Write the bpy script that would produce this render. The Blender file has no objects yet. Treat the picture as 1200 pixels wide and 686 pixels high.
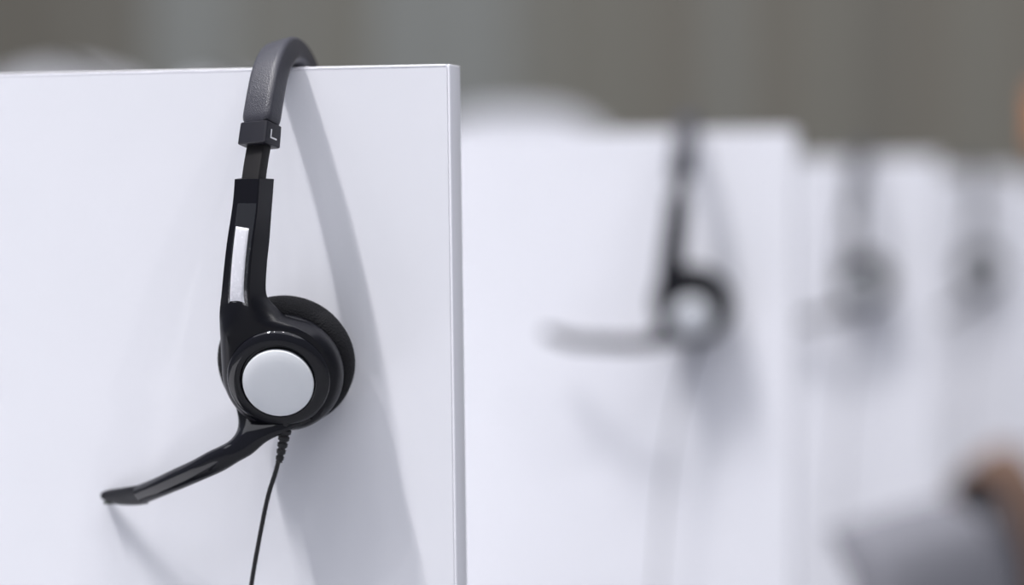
import bpy, bmesh, math, random
from mathutils import Vector, Matrix
random.seed(7)
PI = math.pi
S = 0.001  # all dimensions below are millimetres

scene = bpy.context.scene
COL = scene.collection

# ------------------------------------------------------------------ camera
cam_d = bpy.data.cameras.new('camera')
cam = bpy.data.objects.new('camera', cam_d)
COL.objects.link(cam)
scene.camera = cam
yaw, pitch, roll = math.atan(907/3000), -math.atan(80/3000), math.radians(0.13)
fw = Vector((-math.sin(yaw)*math.cos(pitch), math.cos(yaw)*math.cos(pitch), math.sin(pitch)))
rt0 = Vector((math.cos(yaw), math.sin(yaw), 0)); up0 = rt0.cross(fw)
rt = rt0*math.cos(roll) - up0*math.sin(roll)
up = up0*math.cos(roll) + rt0*math.sin(roll)
m = Matrix((rt, up, -fw)).transposed().to_4x4()
m.translation = Vector((422.66, -1285.43, 1215.36))*S
cam.matrix_world = m
cam_d.sensor_width = 36
cam_d.lens = 90
cam_d.clip_start = 0.05
cam_d.clip_end = 100
cam_d.dof.use_dof = True
cam_d.dof.focus_distance = 1.325
cam_d.dof.aperture_fstop = 2.22

# ------------------------------------------------------------------ world, light, exposure
world = bpy.data.worlds.new('hall_light'); scene.world = world
world.use_nodes = True
bg = world.node_tree.nodes['Background']
bg.inputs[0].default_value = (0.82, 0.87, 1.0, 1)
bg.inputs[1].default_value = 0.29
scene.view_settings.view_transform = 'Standard'
scene.view_settings.look = 'None'
scene.view_settings.exposure = -0.04
scene.view_settings.gamma = 1.0
scene.view_settings.use_curve_mapping = False

def lamp(loc, power, radius=0.09, colour=(1, 0.98, 0.97)):
    d = bpy.data.lights.new('hall_lamp', 'POINT')
    d.energy = power; d.shadow_soft_size = radius; d.color = colour
    o = bpy.data.objects.new('hall_lamp', d); o.location = loc
    COL.objects.link(o)
# high-bay lamps under the hall roof, well in front of the partitions and to the left
KEY = 0.29
def bay_lamp(lx, s, power, h=14.5, radius=0.15, spot=0):
    """aimed by direction: lx sideways and s upwards per unit of depth, seen from the first board"""
    d = (h-1.15)/s
    loc = Vector((-0.1-lx*d, -d, h)); p = KEY*power*(1+s*s+lx*lx)*d*d
    if not spot: lamp(loc, p, radius); return
    k = bpy.data.lights.new('hall_spot', 'SPOT'); k.energy = p; k.shadow_soft_size = radius
    k.spot_size = 2*math.radians(spot); k.spot_blend = 1.0; k.color = (1, 0.98, 0.98)
    o = bpy.data.objects.new('hall_spot', k); o.location = loc; COL.objects.link(o)
    o.rotation_mode = 'QUATERNION'; o.rotation_quaternion = (Vector((-0.5, -1.5, 1.15))-loc).to_track_quat('-Z', 'Y')
# one row of lamps running away from the boards throws the long overlapping shadows
for lx, s, w, cone in ((0.73, 2.2, 20, 17), (0.83, 2.6, 38, 17), (0.93, 3.0, 46, 17), (1.06, 3.6, 30, 0), (1.22, 4.4, 16, 0)):
    bay_lamp(lx, s, w, spot=cone)
# single lamps elsewhere under the roof
for lx, s, w in ((0.30, 2.6, 10), (-0.35, 2.8, 9), (1.9, 3.6, 6), (0.1, 3.8, 8), (-1.1, 2.3, 12), (-0.9, 4.2, 8), (0.6, 1.9, 6), (-1.9, 2.6, 16)):
    bay_lamp(lx, s, w, radius=0.09)
# added fill light: one large soft rectangle overhead that lifts the shadows
rd = bpy.data.lights.new('overhead_fill', 'AREA'); rd.shape = 'RECTANGLE'; rd.size = 26; rd.size_y = 22
rd.energy = 3000; rd.color = (0.93, 0.94, 1.0)
ro = bpy.data.objects.new('overhead_fill', rd); ro.location = (-1, -2, 16); COL.objects.link(ro)

# ------------------------------------------------------------------ materials
def mat(name, col, rough=0.5, metal=0.0, spec=0.5, bump=None, coat=0.0, emis=None):
    """bump = (scale, strength, kind)"""
    k = bpy.data.materials.new(name); k.use_nodes = True
    nt = k.node_tree; b = nt.nodes['Principled BSDF']
    b.inputs['Base Color'].default_value = (*col, 1)
    b.inputs['Roughness'].default_value = rough
    b.inputs['Metallic'].default_value = metal
    b.inputs['Specular IOR Level'].default_value = spec
    b.inputs['Coat Weight'].default_value = coat
    b.inputs['Coat Roughness'].default_value = 0.03
    if bump:
        sc_, st_, kind = bump
        tc = nt.nodes.new('ShaderNodeTexCoord')
        if kind == 'noise':
            t = nt.nodes.new('ShaderNodeTexNoise'); t.inputs['Scale'].default_value = sc_
            t.inputs['Detail'].default_value = 3
            out = t.outputs['Fac']
        elif kind == 'voronoi':
            t = nt.nodes.new('ShaderNodeTexVoronoi'); t.inputs['Scale'].default_value = sc_
            out = t.outputs['Distance']
        else:
            t = nt.nodes.new('ShaderNodeTexWave'); t.inputs['Scale'].default_value = sc_
            out = t.outputs['Fac']
        nt.links.new(tc.outputs['Object'], t.inputs['Vector'])
        bp = nt.nodes.new('ShaderNodeBump'); bp.inputs['Strength'].default_value = st_
        bp.inputs['Distance'].default_value = 0.0004
        nt.links.new(out, bp.inputs['Height'])
        nt.links.new(bp.outputs[0], b.inputs['Normal'])
    return k

def mottled(name, c1, c2, scale, rough, detail=2):
    k = mat(name, c1, rough); nt = k.node_tree; b = nt.nodes['Principled BSDF']
    tc = nt.nodes.new('ShaderNodeTexCoord'); n = nt.nodes.new('ShaderNodeTexNoise')
    n.inputs['Scale'].default_value = scale; n.inputs['Detail'].default_value = detail
    r = nt.nodes.new('ShaderNodeValToRGB')
    r.color_ramp.elements[0].position = 0.35; r.color_ramp.elements[1].position = 0.65
    r.color_ramp.elements[0].color = (*c1, 1); r.color_ramp.elements[1].color = (*c2, 1)
    nt.links.new(tc.outputs['Object'], n.inputs['Vector'])
    nt.links.new(n.outputs['Fac'], r.inputs[0]); nt.links.new(r.outputs[0], b.inputs['Base Color'])
    return k

M = {}
M['laminate'] = mottled('white_laminate', (0.790, 0.795, 0.850), (0.775, 0.782, 0.835), 9, 0.42)
M['edge'] = mat('white_edge_banding', (0.80, 0.80, 0.86), 0.28)
M['joint'] = mat('joint_grey', (0.45, 0.45, 0.48), 0.6)
M['plastic'] = mat('matte_black_plastic', (0.004, 0.004, 0.007), 0.31, spec=0.28, bump=(2600, 0.06, 'noise'))
M['slider'] = mat('slider_black_plastic', (0.012, 0.011, 0.012), 0.5, spec=0.3)
M['collar'] = mat('collar_black_plastic', (0.012, 0.012, 0.018), 0.42, spec=0.4, bump=(2600, 0.08, 'noise'))
M['gloss'] = mat('gloss_black_plastic', (0.004, 0.004, 0.007), 0.035, spec=0.5)
M['leather'] = mat('black_leatherette', (0.040, 0.040, 0.052), 0.40, bump=(1500, 0.42, 'voronoi'))
M['cloth'] = mat('black_mesh_cloth', (0.009, 0.009, 0.011), 0.85, spec=0.25, bump=(1100, 1.0, 'voronoi'))
M['rubber'] = mat('black_rubber', (0.010, 0.010, 0.012), 0.45)
M['silver'] = mat('satin_silver_white', (0.92, 0.94, 0.97), 0.33, spec=0.5)
M['sticker'] = mat('white_paper_sticker', (0.84, 0.84, 0.90), 0.35)
M['print'] = mat('white_print', (0.75, 0.75, 0.78), 0.5)
M['greenish'] = mat('dark_mic_opening', (0.01, 0.02, 0.012), 0.6)
M['worktop'] = mat('white_worktop', (0.76, 0.76, 0.80), 0.4)
M['steel'] = mat('grey_painted_steel', (0.35, 0.36, 0.38), 0.4, metal=0.3)
M['grey_fabric'] = mat('grey_chair_fabric', (0.18, 0.18, 0.205), 0.9)
M['dark_fabric'] = mat('dark_grey_chair_fabric', (0.12, 0.12, 0.14), 0.9)
M['chair_plastic'] = mat('dark_chair_plastic', (0.05, 0.05, 0.06), 0.5)
M['brown_cloth'] = mat('brown_jacket_cloth', (0.17, 0.10, 0.07), 0.9)
M['orange'] = mat('orange_sign_face', (0.75, 0.28, 0.08), 0.6)
M['floor'] = mottled('hall_floor', (0.19, 0.195, 0.21), (0.22, 0.225, 0.24), 2, 0.9)
# transparent tape: a thin clear glossy film
tp = mat('clear_tape', (1, 1, 1), 0.12)
nt = tp.node_tree; tr = nt.nodes.new('ShaderNodeBsdfTransparent'); gl = nt.nodes.new('ShaderNodeBsdfGlossy')
gl.inputs['Roughness'].default_value = 0.12
mx = nt.nodes.new('ShaderNodeMixShader'); mx.inputs[0].default_value = 0.13
tc = nt.nodes.new('ShaderNodeTexCoord'); nz = nt.nodes.new('ShaderNodeTexNoise'); nz.inputs['Scale'].default_value = 260
bp = nt.nodes.new('ShaderNodeBump'); bp.inputs['Strength'].default_value = 0.6; bp.inputs['Distance'].default_value = 0.002
nt.links.new(tc.outputs['Object'], nz.inputs['Vector']); nt.links.new(nz.outputs['Fac'], bp.inputs['Height'])
nt.links.new(bp.outputs[0], gl.inputs['Normal'])
nt.links.new(tr.outputs[0], mx.inputs[1]); nt.links.new(gl.outputs[0], mx.inputs[2])
nt.links.new(mx.outputs[0], nt.nodes['Material Output'].inputs['Surface'])
M['tape'] = tp

# ------------------------------------------------------------------ helpers
def link_mesh(name, verts, faces, material, parent=None, smooth=False, loc=(0, 0, 0), angle=40):
    me = bpy.data.meshes.new(name)
    o0 = Vector(loc)
    me.from_pydata([(Vector(v) - o0)*S for v in verts], [], faces)
    bm = bmesh.new(); bm.from_mesh(me)
    bmesh.ops.recalc_face_normals(bm, faces=bm.faces)
    if smooth:
        for f in bm.faces: f.smooth = True
        lim = math.radians(angle)
        for e in bm.edges:
            if len(e.link_faces) == 2 and e.calc_face_angle(0) > lim: e.smooth = False
    bm.to_mesh(me); bm.free()
    me.materials.append(M[material] if isinstance(material, str) else material)
    o = bpy.data.objects.new(name, me); o.location = o0*S
    COL.objects.link(o)
    if parent: o.parent = parent
    return o

def loft(rings, closed=True, cap=True):
    n = len(rings[0]); V = []; F = []
    for r in rings: V += [tuple(p) for p in r]
    for i in range(len(rings)-1):
        for j in range(n if closed else n-1):
            a = i*n+j; b = i*n+(j+1) % n
            F.append((a, b, b+n, a+n))
    if cap:
        F.append(tuple(range(n))[::-1]); k = (len(rings)-1)*n
        F.append(tuple(range(k, k+n)))
    return V, F

def box(x0, x1, y0, y1, z0, z1, bev=0.0, seg=2):
    bm = bmesh.new()
    bmesh.ops.create_cube(bm, size=1, matrix=Matrix.Translation(((x0+x1)/2, (y0+y1)/2, (z0+z1)/2)) @ Matrix.Diagonal((x1-x0, y1-y0, z1-z0, 1)))
    if bev: bmesh.ops.bevel(bm, geom=list(bm.edges), offset=bev, segments=seg, affect='EDGES', profile=0.5)
    bm.verts.ensure_lookup_table()
    V = [tuple(v.co) for v in bm.verts]; F = [tuple(v.index for v in f.verts) for f in bm.faces]
    bm.free(); return V, F

def merge(*parts):
    V = []; F = []
    for v, f in parts:
        k = len(V); V += list(v); F += [tuple(i+k for i in q) for q in f]
    return V, F

def catmull(P, n):
    P = [Vector(p) for p in P]; Q = [2*P[0]-P[1]] + P + [2*P[-1]-P[-2]]; out = []
    for i in range(1, len(Q)-2):
        a, b, c, d = Q[i-1:i+3]
        for k in range(n):
            t = k/n
            out.append(0.5*((2*b)+(-a+c)*t+(2*a-5*b+4*c-d)*t*t+(-a+3*b-3*c+d)*t**3))
    out.append(P[-1]); return out

def tube(P, rad, n=10):
    """round tube along points; rad number or list"""
    rings = []; prev = None
    for i, p in enumerate(P):
        t = (P[min(i+1, len(P)-1)]-P[max(i-1, 0)]).normalized()
        u = (prev - t*prev.dot(t)) if prev else t.orthogonal()
        u.normalize(); prev = u; v = t.cross(u)
        r = rad[i] if isinstance(rad, (list, tuple)) else rad
        rings.append([p+(u*math.cos(2*PI*k/n)+v*math.sin(2*PI*k/n))*r for k in range(n)])
    return loft(rings)

def smooth01(x): x = min(1, max(0, x)); return x*x*(3-2*x)

def struct(o): o['kind'] = 'structure'; return o
def thing(name, label, cat, loc=(0, 0, 0), group=None, rotz=0):
    o = bpy.data.objects.new(name, None); o.empty_display_size = 0.05
    o.location = Vector(loc)*S; o.rotation_euler = (0, 0, rotz); COL.objects.link(o)
    o['label'] = label; o['category'] = cat
    if group: o['group'] = group
    return o
def copy_tree(o, parent=None, skip=()):
    c = o.copy(); COL.objects.link(c)
    if parent: c.parent = parent
    for ch in list(o.children):
        if ch.name.split('.')[0] not in skip: copy_tree(ch, c, skip)
    return c

# ------------------------------------------------------------------ setting
struct(link_mesh('floor', *box(-7000, 9000, -7000, 16000, -40, 0), 'floor'))
wb = struct(link_mesh('wall_back', *box(-9000, 9000, 13200, 13300, 0, 9000), mat('hall_wall', (0.15, 0.145, 0.125), 0.9)))
tones = [tuple(1.3*v for v in c) for c in [(0.112, 0.104, 0.086), (0.125, 0.118, 0.100), (0.155, 0.152, 0.134), (0.185, 0.190, 0.180), (0.145, 0.139, 0.118), (0.135, 0.125, 0.104)]]
PM = [mat('wall_panel_paint_%d' % i, c, 0.8) for i, c in enumerate(tones)]
pm0 = [link_mesh('panel', *box(-142, 142, -25, 0, 0, 8990, 4, 1), p, wb, loc=(0, 0, 0)) for p in PM]
seq = [0, 0, 1, 1, 3, 3, 2, 2, 4, 3, 3, 3, 2, 4, 4, 5, 2, 5, 4, 1, 5, 4, 5, 1, 5, 0, 4, 2, 4, 4, 3, 4, 1]
x0 = -7300-290*6; used = set()
for i in range(42):
    t = seq[(i-6) % len(seq)]
    o = pm0[t] if t not in used else pm0[t].copy()
    if t in used: COL.objects.link(o); o.parent = wb
    used.add(t)
    o.location = Vector((x0 + i*290, 13200, 0))*S

def partition(y, w, z1, lean, label):
    """free-standing white board: core, edge bandings on top and right end, two feet"""
    t = thing('desk_partition', label, 'partition', (0, y, 0), 'white boards standing between the desks')
    zb = 40
    xr = lambda z: lean*(z1-z)
    V, F = box(-w, -1.6, 0, 18, zb, z1-1.6)
    V = [(x + xr(z) if x > -100 else x, yy, z) for x, yy, z in V]
    link_mesh('board', V, F, 'laminate', t)
    V, F = box(-w, -1.9, 0, 18, z1-1.5, z1, 0.7, 3)
    link_mesh('top_edge_band', V, F, 'edge', t, True)
    V, F = box(-1.5, 0, 0, 18, zb, z1, 0.7, 3)
    V = [(x + xr(z), yy, z) for x, yy, z in V]
    link_mesh('end_edge_band', V, F, 'edge', t, True)
    for x in (-w+160, -620):
        link_mesh('foot', *merge(box(x-20, x+20, -150, 168, 0, 12, 3), box(x-15, x+15, -4, 22, 10, 60, 2)), 'steel', t)
    return t
PITCH = 987
partition(0, 1180, 1300, 0.0115, 'sharp white board in the foreground at left, its narrow right end face showing')
partition(PITCH, 1180, 1300, 0.0, 'blurred white board directly behind the foreground one, second of the row')
partition(2*PITCH, 1180, 1300, 0.0, 'third white board of the receding row, right of the second')
partition(3*PITCH, 1180, 1300, 0.0, 'fourth white board, far right, carrying the smallest headset')
partition(4*PITCH, 1180, 1300, 0.0, 'last white board of the row, touching the right picture border')

# spine screens at the far left end of the row, one per bay
def rounded_screen(loc, w, h, r, label, rotz=0.0, t=30):
    """white screen with rounded upper corners on a flat base"""
    o = thing('divider_screen', label, 'screen', loc, 'white rounded screens beyond the partitions', rotz)
    pts = [(-w/2, 30), (w/2, 30)]
    for k in range(9): a = k/8*PI/2; pts.append((w/2-r+r*math.cos(a), h-r*0.6+r*0.6*math.sin(a)))
    for k in range(9): a = PI/2+k/8*PI/2; pts.append((-w/2+r+r*math.cos(a), h-r*0.6+r*0.6*math.sin(a)))
    link_mesh('screen_panel', *loft([[(x, -t/2, z) for x, z in pts], [(x, t/2, z) for x, z in pts]]), 'laminate', o, True)
    link_mesh('base', *box(-w/2+40, w/2-40, -160, 160, 0, 30, 6), 'steel', o)
    return o
rounded_screen((-2320, 4150, 0), 560, 1582, 300, 'white rounded screen showing just above the foreground board at top left')
rounded_screen((-2120, 4600, 0), 380, 1572, 220, 'low white rounded screen just left of the headband')
rounded_screen((-1225, 4200, 0), 430, 1474, 180, 'white rounded screen showing between the foreground board and the second headset')

# desks between the boards
def desk(y, label, grp='white desks in the bays'):
    t = thing('desk', label, 'desk', (0, y, 0), grp)
    link_mesh('worktop', *box(-1180, -420, 60, PITCH-45, 715, 740, 2), 'worktop', t)
    for x in (-1120, -480):
        for yy in (90, PITCH-75):
            link_mesh('leg', *box(x-20, x+20, yy-20, yy+20, 0, 715, 2), 'steel', t)
    link_mesh('rail', *box(-1100, -500, 480, 510, 670, 715, 2), 'steel', t)
    return t
desk(-PITCH, 'white desk below the foreground board')
desk(0, 'white desk behind the foreground board')
desk(PITCH, 'white desk behind the second board')
desk(2*PITCH, 'white desk behind the third board')
desk(3*PITCH, 'white desk behind the fourth board')

# ------------------------------------------------------------------ headset
ROOT = Vector((-95.3, 9.0, 1308.5))     # highest point of the band, over the board
MIR = Matrix.Diagonal((1, -1, 1))
def build_headset():
    H = thing('headset', '', 'headset', ROOT, 'black headsets hung over the white boards')
    # --- band path (front half, mm from the apex), mirrored to the rear
    front = [(6.6, -57.0, -52.4), (6.7, -54.0, -41.3), (6.8, -47.5, -25.5), (5.6, -37.0, -12.0), (3.0, -20, -2.9)]
    path = front + [(0, 0, 0)] + [(-x, -y, z) for x, y, z in reversed(front)]
    P = catmull(path, 9)
    def frame(P, i):
        t = (P[min(i+1, len(P)-1)]-P[max(i-1, 0)]).normalized()
        up_ = Vector((-0.26+0.52*smooth01((P[i].y-8)/44), 0, 0))                        # the band is twisted a little to the left
        c = Vector((0, 0, 1)) if abs(t.z) < 0.7 else Vector((0, P[i].y, 0)).normalized()
        n = Vector((0, t.z, -t.y)); n = n if n.dot(Vector((0, P[i].y, P[i].z+60))) > 0 else -n
        n = (n.normalized()+up_).normalized(); n = (n - t*n.dot(t)).normalized()
        w = t.cross(n); w = w if w.x > 0 else -w
        return t, n, w
    def rrect(w, t_, soft, bulge=0.0, n=7):
        """rounded box outline, centred; x width, y thickness (outer side positive)"""
        pts = []
        for cx, cy, a0 in ((1, 1, 0), (-1, 1, PI/2), (-1, -1, PI), (1, -1, 3*PI/2)):
            s_ = soft if cy > 0 else soft*1.4
            for k in range(n):
                a = a0 + k/(n-1)*PI/2
                pts.append((cx*(w/2-s_)+s_*math.cos(a), cy*(t_/2-s_)+s_*math.sin(a)))
        return pts
    def sweep(P, idx, dims, soft):
        rings = []
        for i in idx:
            t, n, w = frame(P, i); W, T, sf = dims(i)
            rings.append([P[i]+w*a+n*b for a, b in rrect(W, T, sf)])
        return loft(rings)
    N = len(P)
    # padding: from just above the collar on each side, ends pinched
    i0, i1 = 9, N-10
    def pd(i):
        e = min(i-i0, i1-i); k = [0.84, 0.95, 0.99][e] if e < 3 else 1
        u = abs(i-(N-1)/2)/((N-1)/2)
        wd = 18.8-2.2*(1-u)
        return wd*k, (13.5+1.0*(1-u))*k, 3.0*k
    link_mesh('headband_padding', *sweep(P, range(i0, i1+1), pd, 3), 'leather', H, True, angle=60)
    # collars
    def collar(P, i):
        rings = []
        q = catmull(path[:2], 1)
        t, n, w = frame(P, 4)
        A = P[9]; B = P[0]
        for s_, g in ((-0.04, 0.93), (0.0, 1.0), (0.5, 1.02), (0.96, 1.03), (1.0, 0.97)):
            c = A.lerp(B, s_)
            rings.append([c+w*a+n*b for a, b in rrect(17.6*g, 13.8*g, 1.3)])
        return rings, (A, B, t, n, w)
    rg, (A, B, t, n, w) = collar(P, 0)
    cf = link_mesh('collar', *loft(rg), 'collar', H, True, angle=35)
    # letter L on the right side face of the collar
    sn = w.normalized(); c0 = A.lerp(B, 0.52) + sn*(17.6*1.02/2+0.12)
    dn = (B-A).normalized(); rgt = -n                          # reading direction runs towards the head
    if rgt.dot(Vector((0, 1, 0))) < 0: rgt = -rgt
    def lq(a0, a1, b0, b1): return [tuple(c0+rgt*a+dn*b) for a, b in ((a0, b0), (a1, b0), (a1, b1), (a0, b1))]
    V = lq(-3.1, -2.1, -2.6, 2.2)+lq(-3.1, 2.6, 1.4, 2.3)
    lt = link_mesh('letter_mark', V, [(0, 1, 2, 3), (4, 5, 6, 7)], 'print', cf); lt['label'] = 'white letter L'
    mir = lambda V: [(-v[0], -v[1], v[2]) for v in V]   # the rear half is the front half turned round
    rv, rf = loft(rg); link_mesh('collar', mir(rv), rf, 'collar', H, True, angle=35)
    # sliders
    pa = [Vector((6.6, -56.3, -51)), Vector((5.9, -59.3, -61)), Vector((5.3, -62, -72))]
    ww = Vector((0.955, -0.296, 0)); nn = Vector((-0.29, -0.93, -0.20)).normalized()
    rr = [[p+ww*a+nn*b for a, b in rrect(11.5, 7.5, 0.8, n=4)] for p in pa]
    sv, sf_ = loft(rr)
    link_mesh('slider', sv, sf_, 'slider', H, True, angle=35)
    link_mesh('slider', mir(sv), sf_, 'slider', H, True, angle=35)

    # --- ear cup frame
    a_ = Vector((0.20047, -0.92217, -0.33078)); e1 = Vector((0.97718, 0.21243, 0)); e2 = Vector((0.07027, -0.32323, 0.94371))
    Cp = Vector((14.7, -46.0, -171.1))
    W3 = lambda p, q, h: Cp+e1*p+e2*q+a_*h
    # --- shell: the arm that widens into the round plate, lofted in rows from top to bottom
    rows = [  # left edge, ridge, right edge of the arm
        ((-3.8, -64.8, -69.4), (11.0, -68.0, -69.4), (14.2, -55.3, -69.3)),
        ((-4.1, -65.8, -78.0), (10.9, -69.2, -78.0), (13.9, -56.3, -78.0)),
        ((-4.9, -66.8, -87.0), (10.4, -70.0, -87.1), (13.5, -57.3, -87.1)),
        ((-6.8, -67.8, -100.3), (8.9, -71.0, -100.3), (12.8, -58.3, -100.3)),
        ((-8.6, -67.8, -113.5), (7.3, -71.0, -113.5), (11.3, -58.3, -113.6)),
        ((-10.5, -66.8, -126.8), (6.0, -70.0, -126.7), (10.2, -57.3, -127.0)),
        ((-11.7, -65.4, -133.6), (5.8, -68.0, -133.3), (11.0, -54.5, -133.7)),
        ((-12.9, -63.0, -142), (7, -65.0, -142), (14, -50.0, -142)),
        ((-14.2, -60.0, -152), (8, -62.0, -152), (17, -46.0, -152))]
    ra = [catmull([r[k] for r in rows], 5) for k in range(3)]
    NR = len(ra[0]); NT = 26
    Rp = 32.0
    def dome(p, q, pl, pr):
        u = min(1, p/pr if p > 0 else p/pl)
        k = 1-min(1, abs(q)/Rp)**4 if q < 0 else 1-0.35*smooth01((q-20)/26)
        return min(7.9, 12.0*(1-abs(u)**4)**0.6*max(0, k)**0.6)
    def arm_pt(L, Mx, R, t):
        f_ = 0.54                                       # ridge between the lighter front face and the darker side face
        if t < f_: return L.lerp(Mx, t/f_)
        return Mx.lerp(R, (t-f_)/(1-f_))
    rings = []
    nrow_arm = NR
    surf = []
    for i in range(NR):
        L, Mx, R = ra[0][i], ra[1][i], ra[2][i]
        # location of this row in the plate's plane
        qc = ((L+Mx)*0.5-Cp).dot(e2)
        hw = math.sqrt(max(0, Rp*Rp-qc*qc)) if qc < Rp else 0
        s_ = smooth01((46-qc)/22)                      # 0 on the arm, 1 on the plate
        front_ = []
        # right edge of the plate as it flares out of the arm
        flare = 10.5 + 1.5*0
        for j in range(NT):
            t_ = j/(NT-1)
            pa_ = arm_pt(L, Mx, R, t_)
            if s_ > 0:
                pl = -31.5; pr = max(hw, -6+(46-qc)*0.75, 3)
                p_ = pl+(pr-pl)*(1-math.cos(PI*t_))/2
                pb_ = W3(p_, qc, dome(p_, qc, pl, pr))
                pa_ = pa_.lerp(pb_, s_)
            front_.append(pa_)
        surf.append(front_)
        rings.append((front_, qc, s_))
    # plate rows below
    q0 = rings[-1][1]
    qs = [q0+(-Rp*0.9995-q0)*(1-math.cos(PI*k/30*1.0))/2 if False else q0+(-Rp*0.9995-q0)*math.sin(PI/2*k/34) for k in range(1, 35)]
    for q in qs:
        hw = math.sqrt(max(0.2, Rp*Rp-q*q)); fr = []
        for j in range(NT):
            t_ = j/(NT-1); pl = -31.5-0.5*min(1, (q0-q)/q0) if q > 0 else -hw
            p_ = pl+(hw-pl)*(1-math.cos(PI*t_))/2
            fr.append(W3(p_, q, dome(p_, q, pl, hw)))
        rings.append((fr, q, 1.0))
    full = []
    for fr, q, s_ in rings:
        L, R = fr[0], fr[-1]
        # back side: on the arm the fourth corner, on the plate a 4 mm rim
        back = []
        nb = Vector((0.19, 0.97, 0.12))
        for j in range(8):
            u = j/7
            c = R.lerp(L, u)
            dep_arm = 12.6*u; dep_pl = 4.5 if 0 < u < 1 else 3.2
            back.append(c + nb*dep_arm*(1-s_) - a_*dep_pl*s_ + (Vector((0, 0, 0))))
        full.append(fr+back)
    shell = link_mesh('earcup_arm', *loft(full), 'plastic', H, True, angle=32)
    def shell_pt(z, t_, off):
        """point on the arm's front face at height z, fraction t_ between left edge and ridge"""
        k = 0
        while k < NR-2 and ra[0][k+1].z > z: k += 1
        u = (ra[0][k].z-z)/(ra[0][k].z-ra[0][k+1].z)
        L = ra[0][k].lerp(ra[0][k+1], u); Mx = ra[1][k].lerp(ra[1][k+1], u)
        nrm = (Mx-L).cross(Vector((0, 0, 1))).normalized(); nrm = nrm if nrm.y < 0 else -nrm
        return L.lerp(Mx, t_)+nrm*off
    def strip(za, zb, ta, tb, off, th, n=24, mm=4, wr=0.0, parent=None, name='', material='', slant=0.0):
        g = []
        for i in range(n+1):
            row = []
            for j in range(mm+1):
                uu = j/mm; z = za+(zb-za)*i/n - slant*uu
                w_ = wr*(math.sin(i*2.1+j*1.7)+math.sin(i*0.9-j*2.3)) if 0 < j < mm else 0
                tA = ta[0]+(ta[1]-ta[0])*i/n; tB = tb[0]+(tb[1]-tb[0])*i/n
                row.append(shell_pt(z, tA+(tB-tA)*uu, off+w_))
            g.append(row)
        V = [tuple(p) for r in g for p in r]; F = []
        for i in range(n):
            for j in range(mm):
                a = i*(mm+1)+j; F.append((a, a+1, a+mm+2, a+mm+1))
        o = link_mesh(name, V, F, material, parent, True)
        if th:
            so = o.modifiers.new('thickness', 'SOLIDIFY'); so.thickness = th*S; so.offset = 0
        return o
    st = strip(-93.8, -133.2, (0.28, 0.33), (0.80, 0.82), 0.32, 0.2, name='sticker', material='sticker', parent=shell, slant=1.2)
    st['label'] = 'blank white paper sticker'
    tpz = strip(-82.0, -140.5, (0.22, 0.27), (0.98, 0.93), 0.52, 0.0, n=40, mm=6, wr=0.10, name='tape', material='tape', parent=shell)
    tpz['label'] = 'wrinkled clear tape over the sticker'
    # mirrored (rear) shell
    rv, rf = loft(full); rv = mir(rv)
    rear = link_mesh('earcup_arm', rv, rf, 'plastic', H, True, angle=32)

    # --- lathe helper in the cup frame: profile of (radius, height)
    def lathe(prof, cp=0.0, cq=0.0, n=72, mirror=False):
        rings = []
        for r, h in prof: rings.append([W3(cp+r*math.cos(2*PI*k/n), cq+r*math.sin(2*PI*k/n), h) for k in range(n)])
        V, F = loft(rings, True, True)
        if mirror: V = mir(V)
        return V, F
    pad_prof = [(26, -6.0), (30, -5.8), (33.2, -7.2), (35.4, -10.2), (36.5, -14.0), (36.6, -18.0), (35.2, -22.0), (32.5, -25.0), (28.5, -26.8), (23, -26.2), (17, -24.0), (10, -23), (3, -22.8)]
    hous = [(3, -2.5), (30.5, -2.5), (31.2, -4), (31.0, -6.8), (3, -7)]
    for mi in (False, True):
        sh = rear if mi else shell
        link_mesh('ear_pad', *lathe(pad_prof, -0.5, 0.3, mirror=mi), 'cloth', H, True, angle=60)
        link_mesh('speaker_housing', *lathe(hous, 0, 0, mirror=mi), 'plastic', H, True, angle=30)
        ringp = [(24, 5.6), (27.2, 5.8), (27.35, 7.4), (27.1, 8.2), (26.6, 8.95), (25.9, 9.6), (25.0, 10.2), (23.9, 10.7), (22.6, 11.05), (21.4, 11.25), (20.6, 11.3), (20.05, 11.1), (19.7, 10.4), (19.5, 9.6), (19.3, 8.8), (3, 8.7)]
        discp = [(18.6, 9.2), (18.75, 11.0), (18.3, 11.9), (16.5, 12.5), (12, 13.0), (7, 13.3), (3, 13.4), (0.4, 13.42)]
        if mi:
            rg_ = link_mesh('trim_ring', *lathe(ringp, -0.8, 0, mirror=True), 'gloss', H, True, angle=30)
            link_mesh('cover_disc', *lathe(discp, -0.6, -0.8, mirror=True), 'silver', H, True, angle=30)
    # --- microphone boom: ring and boom turn together on the cup's axis
    piv = W3(-0.8, 0, 0)
    ringmesh = lathe(ringp, -0.8, 0)
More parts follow.
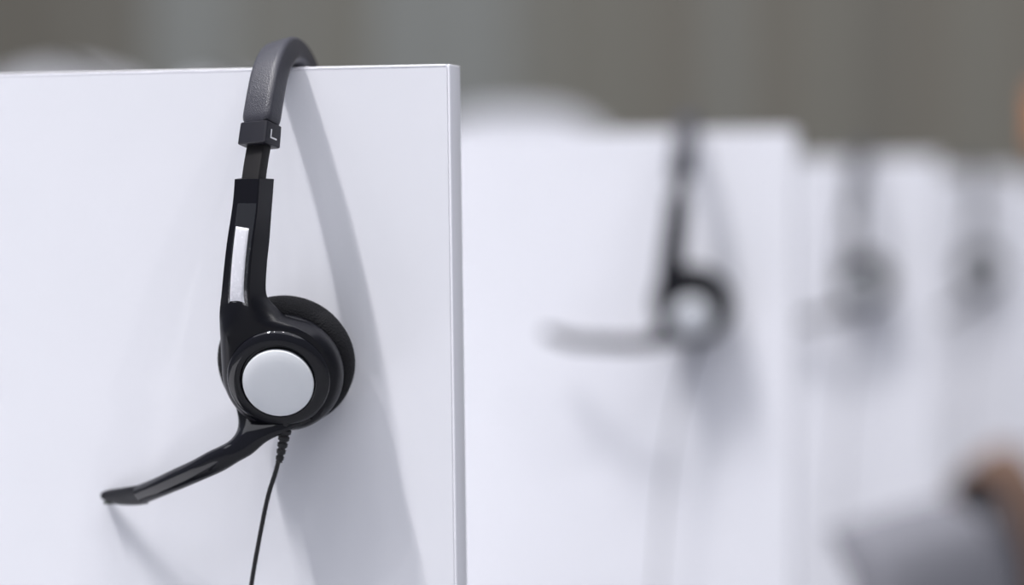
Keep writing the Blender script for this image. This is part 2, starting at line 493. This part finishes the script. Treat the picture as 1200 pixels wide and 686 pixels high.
    E_ = [( (-13.3, -43.0, -188.4) , (30.2, -43.0, -195.3) ),
          ( (-11.0, -45.0, -194.6) , (21.8, -45.0, -199.3) ),
          ( (-10.2, -47.0, -199.4) , (14.9, -47.0, -202.4) ),
          ( (-10.8, -49.0, -203.3) , (6.6, -49.0, -206.9) ),
          ( (-14.1, -50.5, -207.1) , (-1.0, -50.5, -213.5) ),
          ( (-19.5, -51.5, -210.0) , (-8.4, -51.5, -217.8) ),
          ( (-25.3, -51.5, -212.6) , (-16.6, -51.5, -222.6) ),
          ( (-35.3, -50.0, -217.7) , (-28.0, -50.0, -227.5) ),
          ( (-47.0, -46.0, -222.5) , (-40.1, -46.0, -232.3) ),
          ( (-61.2, -40.0, -228.4) , (-55.2, -40.0, -237.9) ),
          ( (-76.0, -32.0, -233.8) , (-70.5, -32.0, -243.5) )]
    A1 = catmull([e[0] for e in E_], 5); B1 = catmull([e[1] for e in E_], 5)
    rings_b = []
    for i in range(len(A1)):
        c = (A1[i]+B1[i])/2; hv = (B1[i]-A1[i])/2
        tg = ((A1[min(i+1, len(A1)-1)]+B1[min(i+1, len(A1)-1)])/2-(A1[max(i-1, 0)]+B1[max(i-1, 0)])/2).normalized()
        nv = hv.cross(tg).normalized(); nv = nv if nv.y < 0 else -nv
        k = smooth01(i/16); th = 2.6+1.6*k
        rg2 = []
        for j in range(24):
            al = 2*PI*j/24; ca, sa = math.cos(al), math.sin(al)
            ex = 0.97
            x_ = math.copysign(abs(ca)**ex, ca); y_ = math.copysign(abs(sa)**ex, sa)
            crest = 1+0.16*max(0, 1-abs(x_+0.42)/0.34)*(sa > 0)
            rg2.append(c+hv*x_+nv*th*y_*crest)
        rings_b.append(rg2)
    bv, bf = loft(rings_b)
    boom = link_mesh('microphone_boom', *merge(ringmesh, (bv, bf)), 'gloss', H, True, loc=piv, angle=34)
    # tip
    T_ = [( (-74.7, -32.6, -233.6) , (-69.2, -32.6, -243.6) ),
          ( (-83.1, -27.5, -235.2) , (-78.1, -27.5, -245.2) ),
          ( (-92.1, -21.5, -236.9) , (-89.1, -21.5, -246.1) ),
          ( (-98.9, -17.0, -238.2) , (-96.9, -17.0, -246.1) ),
          ( (-103.7, -14.0, -239.6) , (-102.4, -14.0, -245.4) ),
          ( (-105.5, -13.0, -240.7) , (-105.0, -13.0, -244.4) )]
    A1 = catmull([e[0] for e in T_], 4); B1 = catmull([e[1] for e in T_], 4); rt_ = []
    for i in range(len(A1)):
        c = (A1[i]+B1[i])/2; hv = (B1[i]-A1[i])/2; nv = Vector((0.1, -1, 0.15)).normalized()
        rt_.append([c+hv*math.copysign(abs(math.cos(2*PI*j/24))**0.7, math.cos(2*PI*j/24))+nv*3.6*math.copysign(abs(math.sin(2*PI*j/24))**0.7, math.sin(2*PI*j/24)) for j in range(24)])
    def rel_child(name, V, F, material, **kw):
        o = link_mesh(name, [tuple(Vector(v)-piv) for v in V], F, material, boom, **kw); return o
    tv, tf = loft(rt_); rel_child('microphone_tip', tv, tf, 'plastic', smooth=True, angle=50)
    sv2, sf2 = box(-102.5, -97, -18.5, -14.0, -246.3, -244.8, 0.4, 1)
    rel_child('microphone_opening', sv2, sf2, 'greenish', smooth=False)
    dv, df = lathe(discp, -0.6, -0.8)
    d_ = rel_child('cover_disc', dv, df, 'silver', smooth=True, angle=30); d_['label'] = 'satin silver disc'
    # --- cable with ribbed strain relief
    c0 = Vector((16.3, -44.0, -197.0)); c1 = Vector((11.3, -43.0, -218.0))
    P2 = []; R2 = []
    nrib = 6
    for i in range(nrib*6+1):
        u = i/(nrib*6); P2.append(c0.lerp(c1, u)); base = 3.7-1.7*u
        ph = (i % 6); R2.append(base*(0.72 if ph in (0, 5) and 0 < u < 1 else 1.0))
    link_mesh('strain_relief', *tube(P2, R2, 16), 'rubber', H, True, angle=50)
    cp_ = catmull([(11.5, -43.2, -216), (9.0, -42.6, -224), (5.0, -42, -235), (0.7, -41, -251.5), (-6, -40, -284), (-13, -39, -330), (-19, -37, -400), (-24, -36, -470),
                   (-28, -34, -530)], 8)
    link_mesh('cable', *tube(cp_, 1.25, 10), 'rubber', H, True)
    return H
HS = build_headset()
HS['label'] = 'sharp black headset on the foreground board with its mic boom slanting down left'
def place_headset(k, dx, rz, boom_turn, label, dz=0, plain=False):
    c = copy_tree(HS, skip=('sticker', 'tape') if plain else ()); c['label'] = label
    c.location = Vector((ROOT.x+dx, ROOT.y+k*PITCH, ROOT.z+dz))*S
    c.rotation_euler = (0, 0, rz)
    for ch in c.children:
        if ch.name.startswith('microphone_boom') and boom_turn:
            ax = Vector((0.20047, -0.92217, -0.33078))
            ch.rotation_mode = 'QUATERNION'
            from mathutils import Quaternion
            ch.rotation_quaternion = Quaternion(ax, boom_turn)
    return c
place_headset(1, -4, 0.0, math.radians(-25), 'blurred black headset on the second board, its mic boom sticking out level to the left', plain=True)
place_headset(2, 0, math.radians(-8), math.radians(-12), 'faint grey blurred headset on the third board')
place_headset(3, 25, math.radians(8), math.radians(10), 'smallest and most blurred headset, on the fourth board at the far right')

# ------------------------------------------------------------------ chairs right of the boards (seen side-on, facing the desks at left)
def chair(loc, fabric, label, rotz=0.0, arm=True):
    t = thing('office_chair', label, 'chair', loc, 'office chairs at the ends of the bays', rotz)
    # chair faces -X; backrest on the +X side
    prof = [(-4, 470), (34, 560), (46, 680), (38, 790), (20, 850), (-12, 880)]
    rr = []
    for x, z in [(p.x, p.z) for p in catmull([(x, 0, z) for x, z in prof], 4)]:
        u = (z-470)/410; hw = 215-35*u*u
        th = 30 if 0.03 < u < 0.97 else 18
        rr.append([(x+th*math.copysign(abs(math.cos(a))**0.6, math.cos(a)), hw*math.copysign(abs(math.sin(a))**0.45, math.sin(a)), z) for a in [2*PI*k/24 for k in range(24)]])
    link_mesh('backrest', *loft(rr), fabric, t, True)
    link_mesh('seat', *box(-430, 20, -225, 225, 420, 490, 28, 4), fabric, t, True)
    link_mesh('post', *tube([Vector((-200, 0, 110)), Vector((-200, 0, 425))], 26, 16), 'chair_plastic', t, True)
    link_mesh('back_bracket', *tube(catmull([(-120, 0, 405), (20, 0, 410), (75, 0, 470), (80, 0, 600)], 5), 16, 10), 'chair_plastic', t, True)
    if arm:
        for s_ in (-1, 1):
            link_mesh('armrest', *merge(box(-260, -30, s_*250-28, s_*250+28, 660, 690, 10, 3), tube(catmull([(-140, s_*250, 662), (-150, s_*255, 560), (-170, s_*240, 470), (-180, s_*180, 418)], 5), 14, 10)), 'chair_plastic', t, True)
    for k in range(5):
        a = 2*PI*k/5+0.3; c, s2 = math.cos(a), math.sin(a)
        lg = link_mesh('leg', *tube([Vector((-200, 0, 105)), Vector((-200+150*c, 150*s2, 90)), Vector((-200+290*c, 290*s2, 66))], [24, 20, 14], 10), 'chair_plastic', t, True)
        w0 = Vector((-200+290*c, 290*s2, 28)); ax = Vector((-s2, c, 0))
        link_mesh('caster', *tube([w0-ax*18, w0+ax*18], 28, 16), 'chair_plastic', lg, True, angle=30)
    return t
R10 = math.radians(-12)
c_ = chair((20, 1530, 0), 'grey_fabric', 'blurred grey office chair at the bottom, right of the second board', R10)
c_.scale = (1, 1, 1.015)
c_ = chair((8, 2560, 0), 'dark_fabric', 'darker grey office chair at the bottom right, a brown jacket over it')
c_.scale = (1, 1, 0.955)
# jacket draped over the second chair's backrest
rr = []
for i, (dx, dz) in enumerate([(-52, 560), (-50, 700), (-40, 820), (-22, 893), (0, 912), (26, 905), (48, 870), (84, 790), (96, 690), (92, 590), (90, 520)]):
    row = []
    for k in range(15):
        yy = -205+410*k/14; w_ = 7*math.sin(k*1.3+i*0.4)*(0.3+abs(i-4)/6)
        row.append((dx+w_*(1 if i > 4 else -1), 2560+yy*(0.95+0.03*abs(i-4)), (dz-abs(yy)*0.04)*0.96))
    rr.append(row)
jk = link_mesh('jacket', *loft(rr, closed=False, cap=False), 'brown_cloth', None, True, loc=(0, 2560, 862), angle=80)
so = jk.modifiers.new('thickness', 'SOLIDIFY'); so.thickness = 0.008; so.offset = 0
jk['label'] = 'brown jacket draped over the darker office chair at bottom right'; jk['category'] = 'jacket'

# orange sign on a slim post, far off at the right border
t = thing('post_sign', 'small orange sign on a slim post at the far right border', 'sign', (-170, 6000, 0))
link_mesh('sign_panel', *box(-75, 75, -10, 10, 1420, 1590, 8, 3), 'orange', t, True)
link_mesh('post', *tube([Vector((0, 0, 15)), Vector((0, 0, 1425))], 14, 12), 'steel', t, True)
link_mesh('base', *tube([Vector((0, 0, 0)), Vector((0, 0, 16))], 150, 28), 'steel', t, True, angle=30)
